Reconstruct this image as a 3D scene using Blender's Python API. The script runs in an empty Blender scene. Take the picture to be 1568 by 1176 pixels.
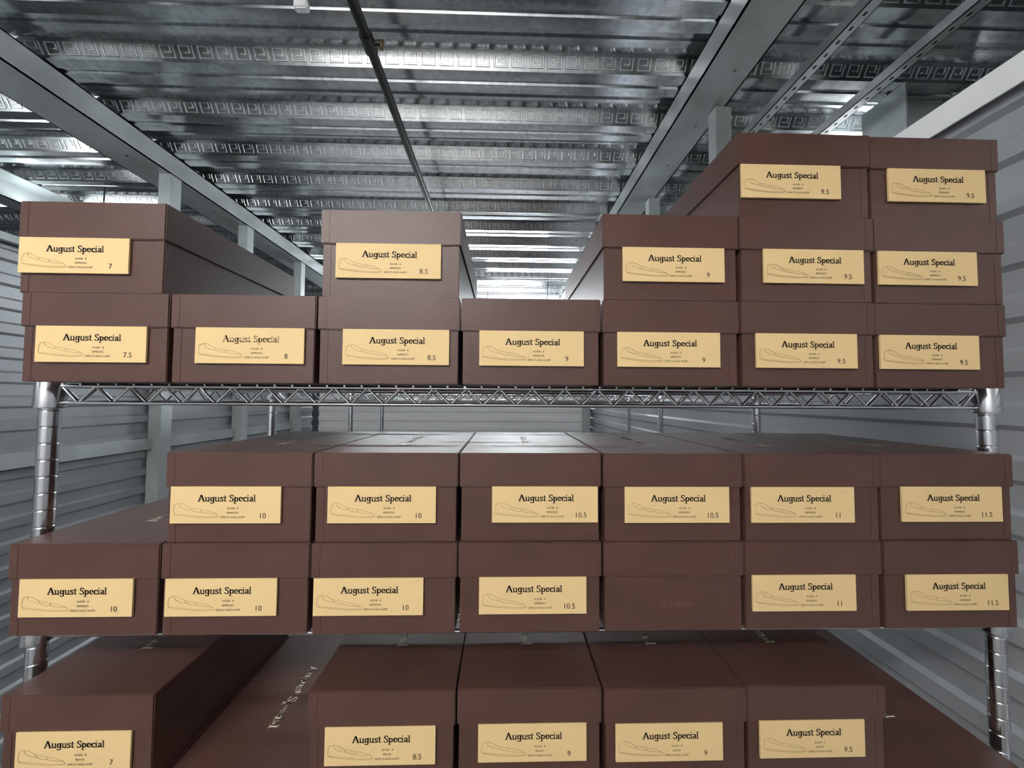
import bpy, bmesh, math, random
from mathutils import Vector, Matrix
random.seed(7)
scene = bpy.context.scene
scene.view_settings.view_transform = 'Standard'
E = 1.5
# ------------------------------------------------------------ materials
def new_mat(name):
    m = bpy.data.materials.new(name); m.use_nodes = True
    nt = m.node_tree
    return m, nt, nt.nodes['Principled BSDF']
def N(nt, t, **kw):
    n = nt.nodes.new(t)
    for k, v in kw.items():
        if hasattr(n, k): setattr(n, k, v)
        else: n.inputs[k.replace('_', ' ')].default_value = v
    return n
def simple(name, col, rough=.5, metal=0., bump=0., bscale=200., var=.0, vscale=5., spec=.5):
    m, nt, b = new_mat(name)
    b.inputs['Base Color'].default_value = (*col, 1)
    b.inputs['Roughness'].default_value = rough
    b.inputs['Metallic'].default_value = metal
    b.inputs['Specular IOR Level'].default_value = spec
    tc = N(nt, 'ShaderNodeTexCoord')
    if var > 0:
        n = N(nt, 'ShaderNodeTexNoise', Scale=vscale, Detail=5.)
        nt.links.new(tc.outputs['Object'], n.inputs['Vector'])
        r = N(nt, 'ShaderNodeValToRGB')
        r.color_ramp.elements[0].position = .3; r.color_ramp.elements[1].position = .7
        r.color_ramp.elements[0].color = (*[c*(1-var) for c in col], 1)
        r.color_ramp.elements[1].color = (*[min(1, c*(1+var)) for c in col], 1)
        nt.links.new(n.outputs['Fac'], r.inputs['Fac'])
        nt.links.new(r.outputs['Color'], b.inputs['Base Color'])
    if bump > 0:
        n = N(nt, 'ShaderNodeTexNoise', Scale=bscale, Detail=3.)
        nt.links.new(tc.outputs['Object'], n.inputs['Vector'])
        bp = N(nt, 'ShaderNodeBump', Strength=bump, Distance=.001)
        nt.links.new(n.outputs['Fac'], bp.inputs['Height'])
        nt.links.new(bp.outputs['Normal'], b.inputs['Normal'])
    return m
M_box = simple('brown_box_paper', (.080, .0365, .028), .42, 0, .3, 450, .12, 12, .45)
M_label = simple('tan_label_paper', (.72, .52, .26), .6, 0, .05, 300, .02, 20, .3)
M_ink = simple('black_ink', (.02, .012, .008), .6)
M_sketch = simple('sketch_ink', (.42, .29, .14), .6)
M_faint = simple('faint_pencil', (.15, .07, .055), .5)
M_foil = simple('cream_foil', (.85, .78, .62), .4, .1)
M_chrome = simple('chrome_wire', (.66, .67, .70), .16, 1.)
M_steel = simple('grey_beam_steel', (.46, .50, .50), .38, .35, .1, 60, .18, 4)
M_rail = simple('bright_zinc_rail', (.72, .74, .75), .3, .8, .1, 60, .12, 9)
M_pipe = simple('black_steel_pipe', (.02, .022, .022), .35, .3)
M_wallL = simple('grey_wall_steel', (.38, .40, .42), .34, .5, 0, 1, .12, 3)
M_outer = simple('dark_outer_steel', (.16, .17, .18), .45, .2, 0, 1, .12, 3)
M_wallR = simple('white_wall_steel', (.43, .445, .47), .28, .35, 0, 1, .05, 3)
M_door = simple('white_door_steel', (.85, .85, .86), .5, 0, 0, 1, .03, 3)
M_conc = simple('concrete', (.25, .25, .24), .7, 0, .3, 80, .25, 3)
M_house = simple('added_lamp_housing', (.7, .7, .7), .5)
M_dark = simple('dark_slot', (.02, .02, .02), .8)
def galv(name, c0, c1, r0, r1, bump):
    m, nt, b = new_mat(name)
    b.inputs['Metallic'].default_value = 1.
    tc = N(nt, 'ShaderNodeTexCoord')
    v = N(nt, 'ShaderNodeTexVoronoi', Scale=45.)
    nt.links.new(tc.outputs['Object'], v.inputs['Vector'])
    mp = N(nt, 'ShaderNodeMapping'); mp.inputs['Scale'].default_value = (1.2, 18, 1)
    nt.links.new(tc.outputs['Object'], mp.inputs['Vector'])
    n = N(nt, 'ShaderNodeTexNoise', Scale=1.3, Detail=4.)
    nt.links.new(mp.outputs['Vector'], n.inputs['Vector'])
    mr = N(nt, 'ShaderNodeMapRange'); mr.inputs['To Min'].default_value = r0; mr.inputs['To Max'].default_value = r1
    nt.links.new(n.outputs['Fac'], mr.inputs['Value'])
    nt.links.new(mr.outputs['Result'], b.inputs['Roughness'])
    r = N(nt, 'ShaderNodeValToRGB')
    r.color_ramp.elements[0].position = .3; r.color_ramp.elements[1].position = .95
    r.color_ramp.elements[0].color = (*c0, 1); r.color_ramp.elements[1].color = (*c1, 1)
    mx = N(nt, 'ShaderNodeMath', operation='MULTIPLY_ADD'); mx.inputs[1].default_value = .35
    nt.links.new(v.outputs['Color'], mx.inputs[0]); nt.links.new(n.outputs['Fac'], mx.inputs[2])
    nt.links.new(mx.outputs[0], r.inputs['Fac']); nt.links.new(r.outputs['Color'], b.inputs['Base Color'])
    n2 = N(nt, 'ShaderNodeTexNoise', Scale=5., Detail=1.)
    nt.links.new(tc.outputs['Object'], n2.inputs['Vector'])
    bp = N(nt, 'ShaderNodeBump', Strength=bump, Distance=.01)
    nt.links.new(n2.outputs['Fac'], bp.inputs['Height'])
    nt.links.new(bp.outputs['Normal'], b.inputs['Normal'])
    return m
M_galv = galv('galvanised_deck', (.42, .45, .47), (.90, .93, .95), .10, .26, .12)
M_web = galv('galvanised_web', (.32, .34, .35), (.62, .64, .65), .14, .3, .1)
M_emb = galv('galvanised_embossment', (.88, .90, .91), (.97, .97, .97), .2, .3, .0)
def emis(name, col, s):
    m, nt, b = new_mat(name)
    b.inputs['Emission Color'].default_value = (*col, 1)
    b.inputs['Emission Strength'].default_value = s
    b.inputs['Base Color'].default_value = (.8, .8, .8, 1)
    return m
# ------------------------------------------------------------ mesh helper
class MB:
    def __init__(s): s.v = []; s.f = []; s.m = []; s.mats = []; s.sm = []
    def mi(s, mat):
        if mat not in s.mats: s.mats.append(mat)
        return s.mats.index(mat)
    def add(s, vs, fs, mat, smooth=False):
        o = len(s.v); i = s.mi(mat)
        s.v += [tuple(v) for v in vs]
        for f in fs:
            s.f.append([o+k for k in f]); s.m.append(i); s.sm.append(smooth)
    def box(s, x0, x1, y0, y1, z0, z1, mat):
        vs = [(x0,y0,z0),(x1,y0,z0),(x1,y1,z0),(x0,y1,z0),(x0,y0,z1),(x1,y0,z1),(x1,y1,z1),(x0,y1,z1)]
        s.add(vs, [(3,2,1,0),(4,5,6,7),(0,1,5,4),(1,2,6,5),(2,3,7,6),(3,0,4,7)], mat)
    def bevbox(s, x0, x1, y0, y1, z0, z1, b, mat):
        bm = bmesh.new(); bmesh.ops.create_cube(bm, size=1)
        for v in bm.verts:
            v.co = Vector(((x0+x1)/2+v.co.x*(x1-x0), (y0+y1)/2+v.co.y*(y1-y0), (z0+z1)/2+v.co.z*(z1-z0)))
        bmesh.ops.bevel(bm, geom=bm.edges[:], offset=b, segments=2, affect='EDGES')
        bm.verts.index_update()
        s.add([v.co[:] for v in bm.verts], [[v.index for v in f.verts] for f in bm.faces], mat)
        bm.free()
    def rod(s, a, b, r, mat, n=8, r2=None):
        a = Vector(a); b = Vector(b); d = (b-a).normalized()
        u = d.orthogonal().normalized(); w = d.cross(u)
        r2 = r if r2 is None else r2
        vs = []
        for p, rr in ((a, r), (b, r2)):
            for k in range(n):
                t = 2*math.pi*k/n
                vs.append(p+(u*math.cos(t)+w*math.sin(t))*rr)
        fs = [(k, (k+1) % n, n+(k+1) % n, n+k) for k in range(n)]
        s.add(vs, fs, mat, True)
        s.add(vs[:n], [list(range(n))[::-1]], mat); s.add(vs[n:], [list(range(n))], mat)
    def lathe(s, x, y, prof, mat, n=20):
        vs = []
        for r, z in prof:
            for k in range(n):
                t = 2*math.pi*k/n; vs.append((x+r*math.cos(t), y+r*math.sin(t), z))
        fs = []
        for i in range(len(prof)-1):
            for k in range(n):
                fs.append((i*n+k, i*n+(k+1) % n, (i+1)*n+(k+1) % n, (i+1)*n+k))
        s.add(vs, fs, mat, True)
        s.add(vs[-n:], [list(range(n))], mat); s.add(vs[:n], [list(range(n))[::-1]], mat)
    def obj(s, name, loc=(0, 0, 0)):
        me = bpy.data.meshes.new(name); me.from_pydata(s.v, [], s.f)
        for m in s.mats: me.materials.append(m)
        me.polygons.foreach_set('material_index', s.m)
        me.polygons.foreach_set('use_smooth', s.sm); me.update()
        o = bpy.data.objects.new(name, me); o.location = loc
        scene.collection.objects.link(o); return o
# ------------------------------------------------------------ lettering
def arc(cx, cy, rx, ry, a0, a1, n=12):
    return [(cx+rx*math.cos(math.radians(a0+(a1-a0)*i/n)), cy+ry*math.sin(math.radians(a0+(a1-a0)*i/n))) for i in range(n+1)]
sS = [(.34,.40),(.31,.47),(.22,.50),(.13,.48),(.07,.40),(.10,.31),(.20,.26),(.30,.21),(.35,.13),(.31,.04),(.21,0),(.11,.01),(.04,.09)]
GL = {
 'A': ([[(.02,0),(.32,.76)], [(.33,.76),(.64,0)], [(.34,.76),(.66,0)], [(.14,.26),(.50,.26)], [(-.05,0),(.14,0)], [(.50,0),(.78,0)]], .78),
 'u': ([[(.0,.49),(.09,.49),(.09,.15)]+arc(.24,.15,.15,.14,180,330,8), [(.33,.49),(.42,.49),(.42,0),(.52,0)]], .57),
 'g': ([arc(.24,.27,.17,.22,0,360,18), [(.42,.49),(.42,-.08)]+arc(.24,-.08,.18,.15,0,-160,10), [(.42,.46),(.54,.50)]], .57),
 's': ([sS], .42),
 't': ([[(.15,.66),(.15,.12)]+arc(.25,.12,.1,.11,180,300,6), [(.0,.48),(.31,.48)]], .37),
 'S': ([[(x*1.35+.02, y*1.52) for x, y in sS]], .58),
 'p': ([[(.0,.49),(.10,.49),(.10,-.25)], [(.0,-.25),(.22,-.25)], arc(.27,.25,.17,.23,0,360,18)], .54),
 'e': ([[(.07,.27),(.42,.27)]+arc(.25,.26,.18,.24,5,320,16)], .50),
 'c': ([arc(.25,.25,.18,.24,40,320,16), [(.37,.40),(.39,.38)]], .46),
 'i': ([[(.0,.49),(.10,.49),(.10,0)], [(.0,0),(.21,0)], [(.09,.68),(.11,.72)], [(.09,.72),(.11,.68)]], .27),
 'a': ([arc(.21,.37,.14,.12,160,0,6)+[(.35,.05),(.46,.0)], [(.35,.29),(.20,.26),(.09,.19),(.07,.10),(.13,.02),(.23,.01),(.35,.11)]], .49),
 'l': ([[(.0,.76),(.10,.76),(.10,0)], [(.0,0),(.21,0)]], .26),
 ' ': ([], .24)}
def hull(ps):
    ps = sorted(set((round(a, 6), round(b, 6)) for a, b in ps))
    def half(pp):
        o = []
        for p in pp:
            while len(o) > 1 and (o[-1][0]-o[-2][0])*(p[1]-o[-2][1])-(o[-1][1]-o[-2][1])*(p[0]-o[-2][0]) <= 0: o.pop()
            o.append(p)
        return o
    a = half(ps); b = half(ps[::-1]); return a[:-1]+b[:-1]
def nib(strokes, a, b):
    out = []
    for s in strokes:
        for p, q in zip(s[:-1], s[1:]):
            pts = []
            for c in (p, q):
                pts += [(c[0]-a, c[1]-b), (c[0]+a, c[1]-b), (c[0]+a, c[1]+b), (c[0]-a, c[1]+b)]
            out.append(hull(pts))
    return out
def script_text(txt, width):
    polys = []; x = 0
    for ch in txt:
        st, adv = GL[ch]
        polys += nib([[(px+x, py) for px, py in s] for s in st], .070, .028)
        x += adv+.015
    k = width/x
    return [[(px*k-width/2, py*k) for px, py in p] for p in polys]
TITLE = script_text('August Special', .080)
LIDTXT = script_text('August Special', .138)
_c = {}
def sans(txt, size):
    key = (txt, size)
    if key in _c: return _c[key]
    cu = bpy.data.curves.new('t', 'FONT'); cu.body = txt; cu.size = size; cu.align_x = 'CENTER'; cu.resolution_u = 3
    o = bpy.data.objects.new('t', cu); scene.collection.objects.link(o)
    dg = bpy.context.evaluated_depsgraph_get(); dg.update()
    me = bpy.data.meshes.new_from_object(o.evaluated_get(dg))
    r = [[(me.vertices[i].co.x, me.vertices[i].co.y) for i in p.vertices] for p in me.polygons]
    bpy.data.objects.remove(o); bpy.data.curves.remove(cu); bpy.data.meshes.remove(me)
    out = []
    for p in r:
        ar = sum(p[i][0]*p[(i+1) % len(p)][1]-p[(i+1) % len(p)][0]*p[i][1] for i in range(len(p)))
        out.append(p if ar > 0 else p[::-1])
    _c[key] = out; return out
def smooth_curve(pts, n=4):
    out = []
    for i in range(len(pts)-1):
        p0 = pts[max(i-1, 0)]; p1 = pts[i]; p2 = pts[i+1]; p3 = pts[min(i+2, len(pts)-1)]
        for k in range(n):
            t = k/n
            out.append(tuple(.5*((2*p1[j])+(-p0[j]+p2[j])*t+(2*p0[j]-5*p1[j]+4*p2[j]-p3[j])*t*t+(-p0[j]+3*p1[j]-3*p2[j]+p3[j])*t**3) for j in (0, 1)))
    out.append(pts[-1]); return out
shoe = [smooth_curve(c) for c in [
  [(.00,.55),(.02,.85),(.12,.98),(.22,.92),(.36,.70),(.55,.58),(.78,.46),(.95,.28),(1.0,.10),(.92,.02),(.70,.0),(.45,.06),(.25,.12),(.06,.20),(.0,.35),(.0,.55)],
  [(.12,.98),(.16,.72),(.30,.56),(.42,.52)], [(.36,.70),(.40,.52),(.52,.40),(.60,.40),(.62,.54)],
  [(.01,.28),(.25,.19),(.5,.12),(.75,.07),(.98,.10)], [(.60,.40),(.75,.30),(.9,.26),(.96,.26)]]]
SHOE = nib([[(x*.062, y*.021) for x, y in s] for s in shoe], .00022, .00022)
# ------------------------------------------------------------ shoe boxes
W, D, H0, LH0 = .2058, .333, .1272, .049
def shoebox(cx, z, size, off, y=.54, color='ESPRESSO', label=True, note=False, title_glare=False, dh=0.):
    m = MB(); w = W/2; H = H0+dh; LH = LH0+dh
    m.bevbox(-w+.0026, w-.0026, .0028, D-.0028, 0, H-.004, .0008, M_box)     # tray
    m.bevbox(-w, w, 0, D, H-LH, H, .0012, M_box)                              # lid
    for sx in (-1, 1):                                                       # paper wrap flaps
        a, b = sorted((sx*(w-.0014), sx*(w-.0125)))
        m.box(a, b, -.0004, .001, H-LH+.0013, H-.0016, M_box)
        m.box(a*.98, b*.98, .0023, .0032, .001, H-LH, M_box)
    for p in LIDTXT:                                                         # foil title on lid
        m.add([(py-.005, D/2-.005-px, H+.0002) for px, py in p], [list(range(len(p)))], M_foil)
    if label:
        lw, lh = .1535, .0515
        x0 = -w+off; z1 = H-LH+.001; z0 = z1-lh
        if off < .003: x0 = -w+.003
        m.box(x0, x0+lw, -.0012, .0015, z0, z1, M_label)
        yt = -.0015
        def put(polys, ux, vz, mat):
            for p in polys:
                m.add([(x0+ux+px, yt, z0+vz+py) for px, py in p], [list(range(len(p)))], mat)
        put(TITLE, .0790, lh*.60, M_sketch if title_glare else M_ink)  # paler ink imitates glare over the title
        put(sans('AUGIE - 8', .0038), .087, lh*.385, M_ink)
        put(sans(color, .0038), .087, lh*.265, M_ink)
        put(sans('2509-LT-AUG-16-ESP', .0038), .087, lh*.145, M_ink)
        put(sans(size, .0105), .1285, lh*.14, M_ink)
        put(SHOE, .005, lh*.15, M_sketch)
    if note:
        for p in sans('10.5 Wide', .012):
            m.add([(.004+px, .0024, .034+py) for px, py in p], [list(range(len(p)))], M_faint)
    return m.obj('shoebox', (cx+random.uniform(-.0004, .0004), y+random.uniform(-.002, .002), z))
C = [-.5825, -.3745, -.1665, .0413, .2497, .4567, .6635]
S1, S2, S3 = E+.0197, E-.3345, E-.6675
H = H0
for c, s, o in zip(range(7), ['7.5','8','8.5','9','9','9.5','9.5'], [.023,.037,.037,.027,.022,.022,.007]):
    shoebox(C[c], S1, s, o, title_glare=(c == 1))
for c, s, o in [(0,'7',.002),(2,'8.5',.023),(4,'9',.030),(5,'9.5',.035),(6,'9.5',.006)]:
    shoebox(C[c]-(.010 if c == 0 else 0), S1+H+.0003, s, o, dh=(.0055 if c == 0 else .0025))
for c, s, o in [(5,'9.5',.004),(6,'9.5',.028)]:
    shoebox(C[c], S1+2*H+.0031, s, o, dh=.0025)
for c, s, o in zip(range(7), ['10','10','10','10.5','','11','11.5'], [.018,.008,.005,.030,0,.011,.033]):
    shoebox(C[c], S2, s, o, label=(c != 4), note=(c == 4))
for c, s, o in zip(range(1, 7), ['10','10','10.5','10.5','11','11.5'], [.009,.021,.047,.031,.010,.032]):
    shoebox(C[c], S2+H+.0003, s, o)
for c in range(7):
    shoebox(C[c], S3, '8', .02, color='BLACK')
for c, s, o in [(0,'7',.024),(2,'8.5',.025),(3,'9',.030),(4,'9',.016),(5,'9.5',.018)]:
    shoebox(C[c], S3+H+.0003, s, o, color='BLACK')
# ------------------------------------------------------------ wire racks
def rack(x0, x1, y0, y1, shelves, top):
    m = MB(); R = .0118
    for x in (x0, x1):
        for y in (y0, y1):
            prof = [(R*.95, .02)]; z = .03
            while z < top-.03:
                prof += [(R, z), (R, z+.0008), (R, z+.0222), (R, z+.023), (R*.93, z+.0234), (R*.93, z+.025)]; z += .0254
            prof += [(R, z), (R, z+.001), (R, top-.006), (R, top-.005), (R*.8, top)]
            m.lathe(x, y, prof, M_chrome)
            m.lathe(x, y, [(.006, 0), (.016, .0), (.016, .008), (.006, .012), (.006, .03)], M_chrome, 14)
            for s in shelves:
                m.lathe(x, y, [(.0135, s-.040), (.0180, s-.0395), (.0182, s-.038), (.0165, s+.005), (.0160, s+.006), (.0135, s+.008)], M_chrome, 20)
    for s in shelves:
        zt, zb = s-.0045, s-.031
        for (a, b) in (((x0, y0), (x1, y0)), ((x0, y1), (x1, y1)), ((x0, y0), (x0, y1)), ((x1, y0), (x1, y1))):
            A = Vector((*a, 0)); B = Vector((*b, 0)); d = (B-A); L = d.length; d.normalize()
            A = A+d*.016; L -= .032
            for zz in (zt, zb): m.rod(A+Vector((0, 0, zz)), A+d*L+Vector((0, 0, zz)), .0032, M_chrome)
            n = max(2, int(L/.026))
            if n % 2: n += 1
            for i in range(n):
                za, zc = (zt, zb) if i % 2 == 0 else (zb, zt)
                m.rod(A+d*(L*i/n)+Vector((0, 0, za)), A+d*(L*(i+1)/n)+Vector((0, 0, zc)), .0021, M_chrome, 6)
        n = int((x1-x0-.04)/.027)
        for i in range(n+1):
            x = x0+.02+(x1-x0-.04)*i/n
            m.rod((x, y0-.003, s-.0018), (x, y1+.003, s-.0018), .0017, M_chrome, 6)
        for k in (.33, .67):
            y = y0+(y1-y0)*k
            m.rod((x0+.004, y, s-.0065), (x1-.004, y, s-.0065), .003, M_chrome)
    return m.obj('wire_shelving_rack')
rack(-.708, .803, .597, 1.155, [S1, S2, S3, .47, .12], S1+.014)
rack(-.79, .84, 1.95, 2.45, [S1, .95, .47, .12], S1+.03)
# ------------------------------------------------------------ shell
def corr_wall(name, p0, p1, z0, z1, mat, pitch=.1, depth=.012, thick=.03):
    m = MB(); p0 = Vector(p0); p1 = Vector(p1); d = (p1-p0).normalized(); nrm = Vector((-d.y, d.x))
    for side in (-1, 1):
        prof = []; z = z0
        while z < z1-1e-6:
            for dz, o in ((0, 0), (.45, 0), (.55, 1), (.90, 1), (1.0, 0)):
                zz = z+dz*pitch
                if zz <= z1: prof.append((zz, o*depth))
            z += pitch
        prof.append((z1, 0))
        vs = []
        for zz, o in prof:
            off = nrm*side*(thick/2+o)
            vs += [(p0.x+off.x, p0.y+off.y, zz), (p1.x+off.x, p1.y+off.y, zz)]
        fs = []
        for i in range(len(prof)-1):
            f = (2*i, 2*i+1, 2*i+3, 2*i+2)
            fs.append(f if side < 0 else f[::-1])
        m.add(vs, fs, mat)
    o = nrm*(thick/2+depth)
    m.add([(p0.x-o.x, p0.y-o.y, z1), (p1.x-o.x, p1.y-o.y, z1), (p1.x+o.x, p1.y+o.y, z1), (p0.x+o.x, p0.y+o.y, z1)], [(0, 1, 2, 3)], mat)
    return m, nrm
WT = E+.62
XL, XR, YB, YF = -2.05, .97, 4.0, -1.7
m, _ = corr_wall('w', (XL, YF), (XL, YB), 0, WT, M_wallL)
for y in (.2, .95, 2.2, 2.85, 3.6):                                      # studs up to the beam
    m.box(XL+.03, XL+.10, y-.035, y+.035, 0, 2.80, M_steel)
m.box(XL+.03, XL+.06, YF, YB-.1, E-.30, E-.24, M_steel)
m.box(XL-.05, XL+.06, YF, YB-.03, WT, WT+.03, M_steel)
m.obj('wall_left')
m, _ = corr_wall('w', (XR, YF), (XR, YB), 0, WT, M_wallR)
m.box(XR-.045, XR+.045, YF, YB-.03, WT, WT+.004, M_door)
m.box(XR-.049, XR-.045, YF, YB-.03, WT-.05, WT+.004, M_door)
for y in (.35, .95, 1.55): m.rod((XR-.052, y, WT-.024), (XR-.048, y, WT-.024), .006, M_chrome)
for y in (1.6, 2.35, 3.1): m.box(XR-.035, XR+.035, y-.03, y+.03, WT+.004, 2.80, M_steel)
m.obj('wall_right')
m, _ = corr_wall('w', (XL+.1, YB), (XR-.03, YB), 0, WT, M_door)
m.box(XR-.12, XR-.045, YB-.10, YB-.03, 0, WT, M_steel)
m.obj('wall_back')
m, _ = corr_wall('w', (XL, YF), (XR, YF), 0, 2.8, M_door); m.obj('wall_front')
m = MB(); m.box(-5.5, 5.5, -3, 10, -.1, 0, M_conc); m.obj('floor')
CZ = E+1.42
m = MB(); vs = []; kinds = []
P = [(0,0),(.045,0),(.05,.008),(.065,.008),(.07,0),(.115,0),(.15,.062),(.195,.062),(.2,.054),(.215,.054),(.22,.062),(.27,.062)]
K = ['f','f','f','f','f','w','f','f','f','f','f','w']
prof = []
for i in range(-10, 33):
    for (a, b), k in zip(P, K): prof.append((i*.305+.03+a, CZ+b, k))
vs = []
for y, z, k in prof: vs += [(-5.5, y, z), (5.5, y, z)]
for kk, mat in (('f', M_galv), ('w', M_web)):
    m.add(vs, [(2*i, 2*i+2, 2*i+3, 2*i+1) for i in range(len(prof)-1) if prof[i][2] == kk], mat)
m.add([(-5.5, -3, CZ+.12), (5.5, -3, CZ+.12), (5.5, 10, CZ+.12), (-5.5, 10, CZ+.12)], [(3, 2, 1, 0)], M_galv)
# pressed key-shaped embossments on the webs (u along X, v up the web)
KEY = [(.004,.012,.012,.058),(.012,.050,.052,.058),(.044,.052,.030,.052),(.022,.044,.030,.037),(.012,.062,.012,.019),(.058,.066,.012,.058)]
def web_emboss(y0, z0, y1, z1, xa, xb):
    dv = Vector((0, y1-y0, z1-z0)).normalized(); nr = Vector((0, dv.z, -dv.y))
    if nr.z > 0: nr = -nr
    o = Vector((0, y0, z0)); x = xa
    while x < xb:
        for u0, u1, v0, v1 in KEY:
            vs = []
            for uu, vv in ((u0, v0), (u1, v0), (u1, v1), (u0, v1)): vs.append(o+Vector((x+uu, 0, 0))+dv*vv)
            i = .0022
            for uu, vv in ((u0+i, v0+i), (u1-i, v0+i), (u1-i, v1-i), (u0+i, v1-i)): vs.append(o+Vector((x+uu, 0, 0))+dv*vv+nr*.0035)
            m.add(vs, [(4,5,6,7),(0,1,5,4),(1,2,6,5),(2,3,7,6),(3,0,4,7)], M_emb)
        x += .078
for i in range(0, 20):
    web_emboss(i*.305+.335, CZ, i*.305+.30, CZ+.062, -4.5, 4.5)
m.obj('ceiling')
for nm, a, b in (('wall_outer_back', (-5.5, 9.8), (5.5, 9.8)), ('wall_outer_left', (-5.4, -3), (-5.4, 9.7)),
                 ('wall_outer_right', (5.4, -3), (5.4, 9.7)), ('wall_outer_front', (-5.5, -2.9), (5.5, -2.9))):
    m, _ = corr_wall('w', a, b, 0, 3.0, M_outer, .2, .02); m.obj(nm)
# ------------------------------------------------------------ beams
def cbeam(name, x0, x1, z0, z1, ya, yb, t=.006, open_right=True, mat=M_steel, lip=True):
    m = MB()
    m.box(x0, x1, ya, yb, z0, z0+t, mat); m.box(x0, x1, ya, yb, z1-t, z1, mat)
    wx = x0 if open_right else x1-t
    m.box(wx, wx+t, ya, yb, z0, z1, mat)
    if lip:
        lx = x1-t if open_right else x0
        m.box(lx, lx+t, ya, yb, z0, z0+.02, mat)
    y = ya+.2
    while y < yb:
        m.rod(((x0+x1)/2+.02, y, z0-.004), ((x0+x1)/2+.02, y, z0), .007, M_chrome); y += .3
    return m.obj(name)
cbeam('ceiling_beam', .80, .985, E+1.31, CZ-.001, YF-1, 9.5)
cbeam('ceiling_beam', XL-.12, XL+.10, E+1.30, CZ-.001, YF-1, 9.5, open_right=False)
cbeam('ceiling_beam', -3.3, -3.15, E+1.25, CZ-.001, YF-1, 9.5)
def strut(x, z):
    m = MB(); w = .021
    m.box(x-w, x+w, -2.5, 9.4, z, z+.003, M_rail)
    m.box(x-w, x-w+.003, -2.5, 9.4, z, z+.041, M_rail); m.box(x+w-.003, x+w, -2.5, 9.4, z, z+.041, M_rail)
    y = 0
    while y < 5:
        m.box(x-.004, x+.004, y, y+.014, z-.0006, z, M_dark); y += .05
    for y in (.5, 2.5, 4.5, 7): m.rod((x, y, z+.003), (x, y, CZ), .005, M_chrome)
    return m.obj('ceiling_strut_rail')
strut(1.20, E+1.29); strut(1.56, E+1.30)
m = MB(); m.box(1.78, 1.79, 1.55, 1.75, 0, CZ-.001, M_steel); m.box(2.08, 2.09, 1.55, 1.75, 0, CZ-.001, M_steel)
m.box(1.79, 2.08, 1.645, 1.655, 0, CZ-.001, M_steel)
for p in sans('125', .11): m.add([(1.935+px, 1.644, 2.72+py) for px, py in p], [list(range(len(p)))], M_dark)
m.obj('steel_column')
m = MB(); m.box(-5.2, XL-.13, 2.15, 2.25, E+.80, E+.90, M_steel); m.obj('steel_header')
# sprinkler pipe
m = MB(); px_, pz = -.475, E+1.23
m.rod((px_, -1.6, pz), (px_, 9.2, pz), .0175, M_pipe, 20)
for y in (1.25, 3.6, 6): m.rod((px_, y-.03, pz), (px_, y+.03, pz), .023, M_pipe, 20)
m.rod((px_, 1.25, pz), (px_+.045, 1.25, pz+.0), .010, M_pipe, 12)
m.rod((px_+.045, 1.25, pz+.010), (px_+.045, 1.25, pz-.02), .007, simple('brass', (.25, .18, .09), .35, 1.), 12)
for y in (.2, 4, 7): m.rod((px_, y, pz), (px_, y, CZ+.003), .004, M_pipe); m.rod((px_, y-.012, pz), (px_, y+.012, pz), .0205, M_steel, 14)
m.obj('sprinkler_pipe')
# white hanging clip
m = MB(); hx, hy = -.635, 1.12
m.bevbox(hx-.010, hx+.010, hy-.004, hy+.004, E+1.225, E+1.33, .002, M_door)
m.bevbox(hx-.020, hx+.022, hy-.012, hy+.012, E+1.20, E+1.228, .004, M_door)
m.rod((hx, hy, E+1.33), (hx, hy, CZ+.03), .003, M_chrome)
m.obj('hanging_clip')
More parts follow.
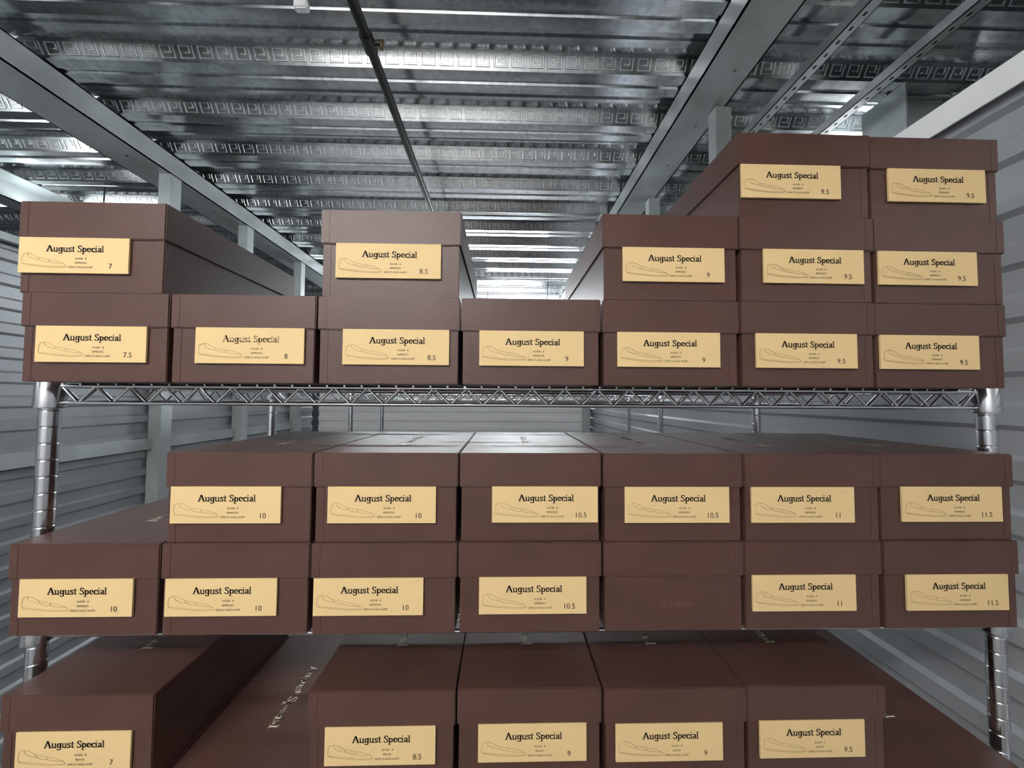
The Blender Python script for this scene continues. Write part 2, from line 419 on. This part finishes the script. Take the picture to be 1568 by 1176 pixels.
# ------------------------------------------------------------ added lamps
def fill_fixture(x, y, lx, ly, s, z=2.86, col=(.9, .96, 1.0)):
    m = MB()
    m.box(x-lx/2, x+lx/2, y-ly/2, y+ly/2, z, z+.045, M_house)
    m.box(x-lx/2+.01, x+lx/2-.01, y-ly/2+.01, y+ly/2-.01, z-.018, z-.0005, emis('fill_diffuser', col, s))
    for k in (-.35, .35):
        cx, cy = (x+k*lx, y) if lx > ly else (x, y+k*ly)
        if z+.045 < CZ+.01: m.rod((cx, cy, z+.045), (cx, cy, CZ+.01), .004, M_pipe)
    return m.obj('fill_strip_light')
def added_tube(x, y, z, L, s, axis='x', col=(.92, .97, 1.0)):
    """added bare tube on rods: emits up and down"""
    m = MB(); d = Vector((1, 0, 0)) if axis == 'x' else Vector((0, 1, 0)); c = Vector((x, y, z))
    m.rod(c-d*L/2, c+d*L/2, .018, emis('added_tube_glow', col, s), 12)
    for sg in (-1, 1):
        e = c+d*sg*L/2
        m.rod(e, e+d*sg*.02, .022, M_house, 12)
        m.rod(e+d*sg*.01, e+d*sg*.01+Vector((0, 0, CZ+.01-z)), .004, M_pipe)
    return m.obj('added_tube_lamp')
fill_fixture(-.85, -1.2, 1.4, .16, 62, 2.66, (1, .985, .95))  # added lamp behind the camera, unseen, lights the box fronts
added_tube(-.85, -.8, 2.50, 1.3, 75, 'x', (1, .985, .95))  # added unseen tube, brightens the near ceiling and its highlights
added_tube(-1.3, 4.9, 2.55, 1.2, 150)  # far tubes added out of view to brighten the ceiling beyond
added_tube(.4, 4.9, 2.55, 1.2, 150)
added_tube(-.1, 4.25, 2.53, 1.2, 110)
added_tube(0, 7.5, 2.55, 2.4, 80)
added_tube(2.4, 2.4, 2.50, 1.2, 110, 'y')  # added past the right wall for ceiling and rail highlights
added_tube(-3.1, 1.0, 2.55, 1.2, 90, 'y')  # added off-screen, lights left-facing box sides and the right wall
added_tube(-3.3, 2.55, E+1.30, 1.1, 12, 'x')  # dim tube added to give the thin bright lines at far left
w = bpy.data.worlds.new('world'); scene.world = w; w.use_nodes = True
w.node_tree.nodes['Background'].inputs[0].default_value = (.5, .55, .6, 1)
w.node_tree.nodes['Background'].inputs[1].default_value = .05
# ------------------------------------------------------------ camera
cam = bpy.data.cameras.new('camera'); co = bpy.data.objects.new('camera', cam); scene.collection.objects.link(co)
cam.sensor_width = 36; cam.lens = 13.0; cam.clip_start = .01
r = math.radians
M = Matrix.Rotation(r(-1.4), 4, 'Z') @ Matrix.Rotation(r(92.2), 4, 'X') @ Matrix.Rotation(r(.35), 4, 'Z')
co.matrix_world = Matrix.Translation((0, 0, E)) @ M
scene.camera = co
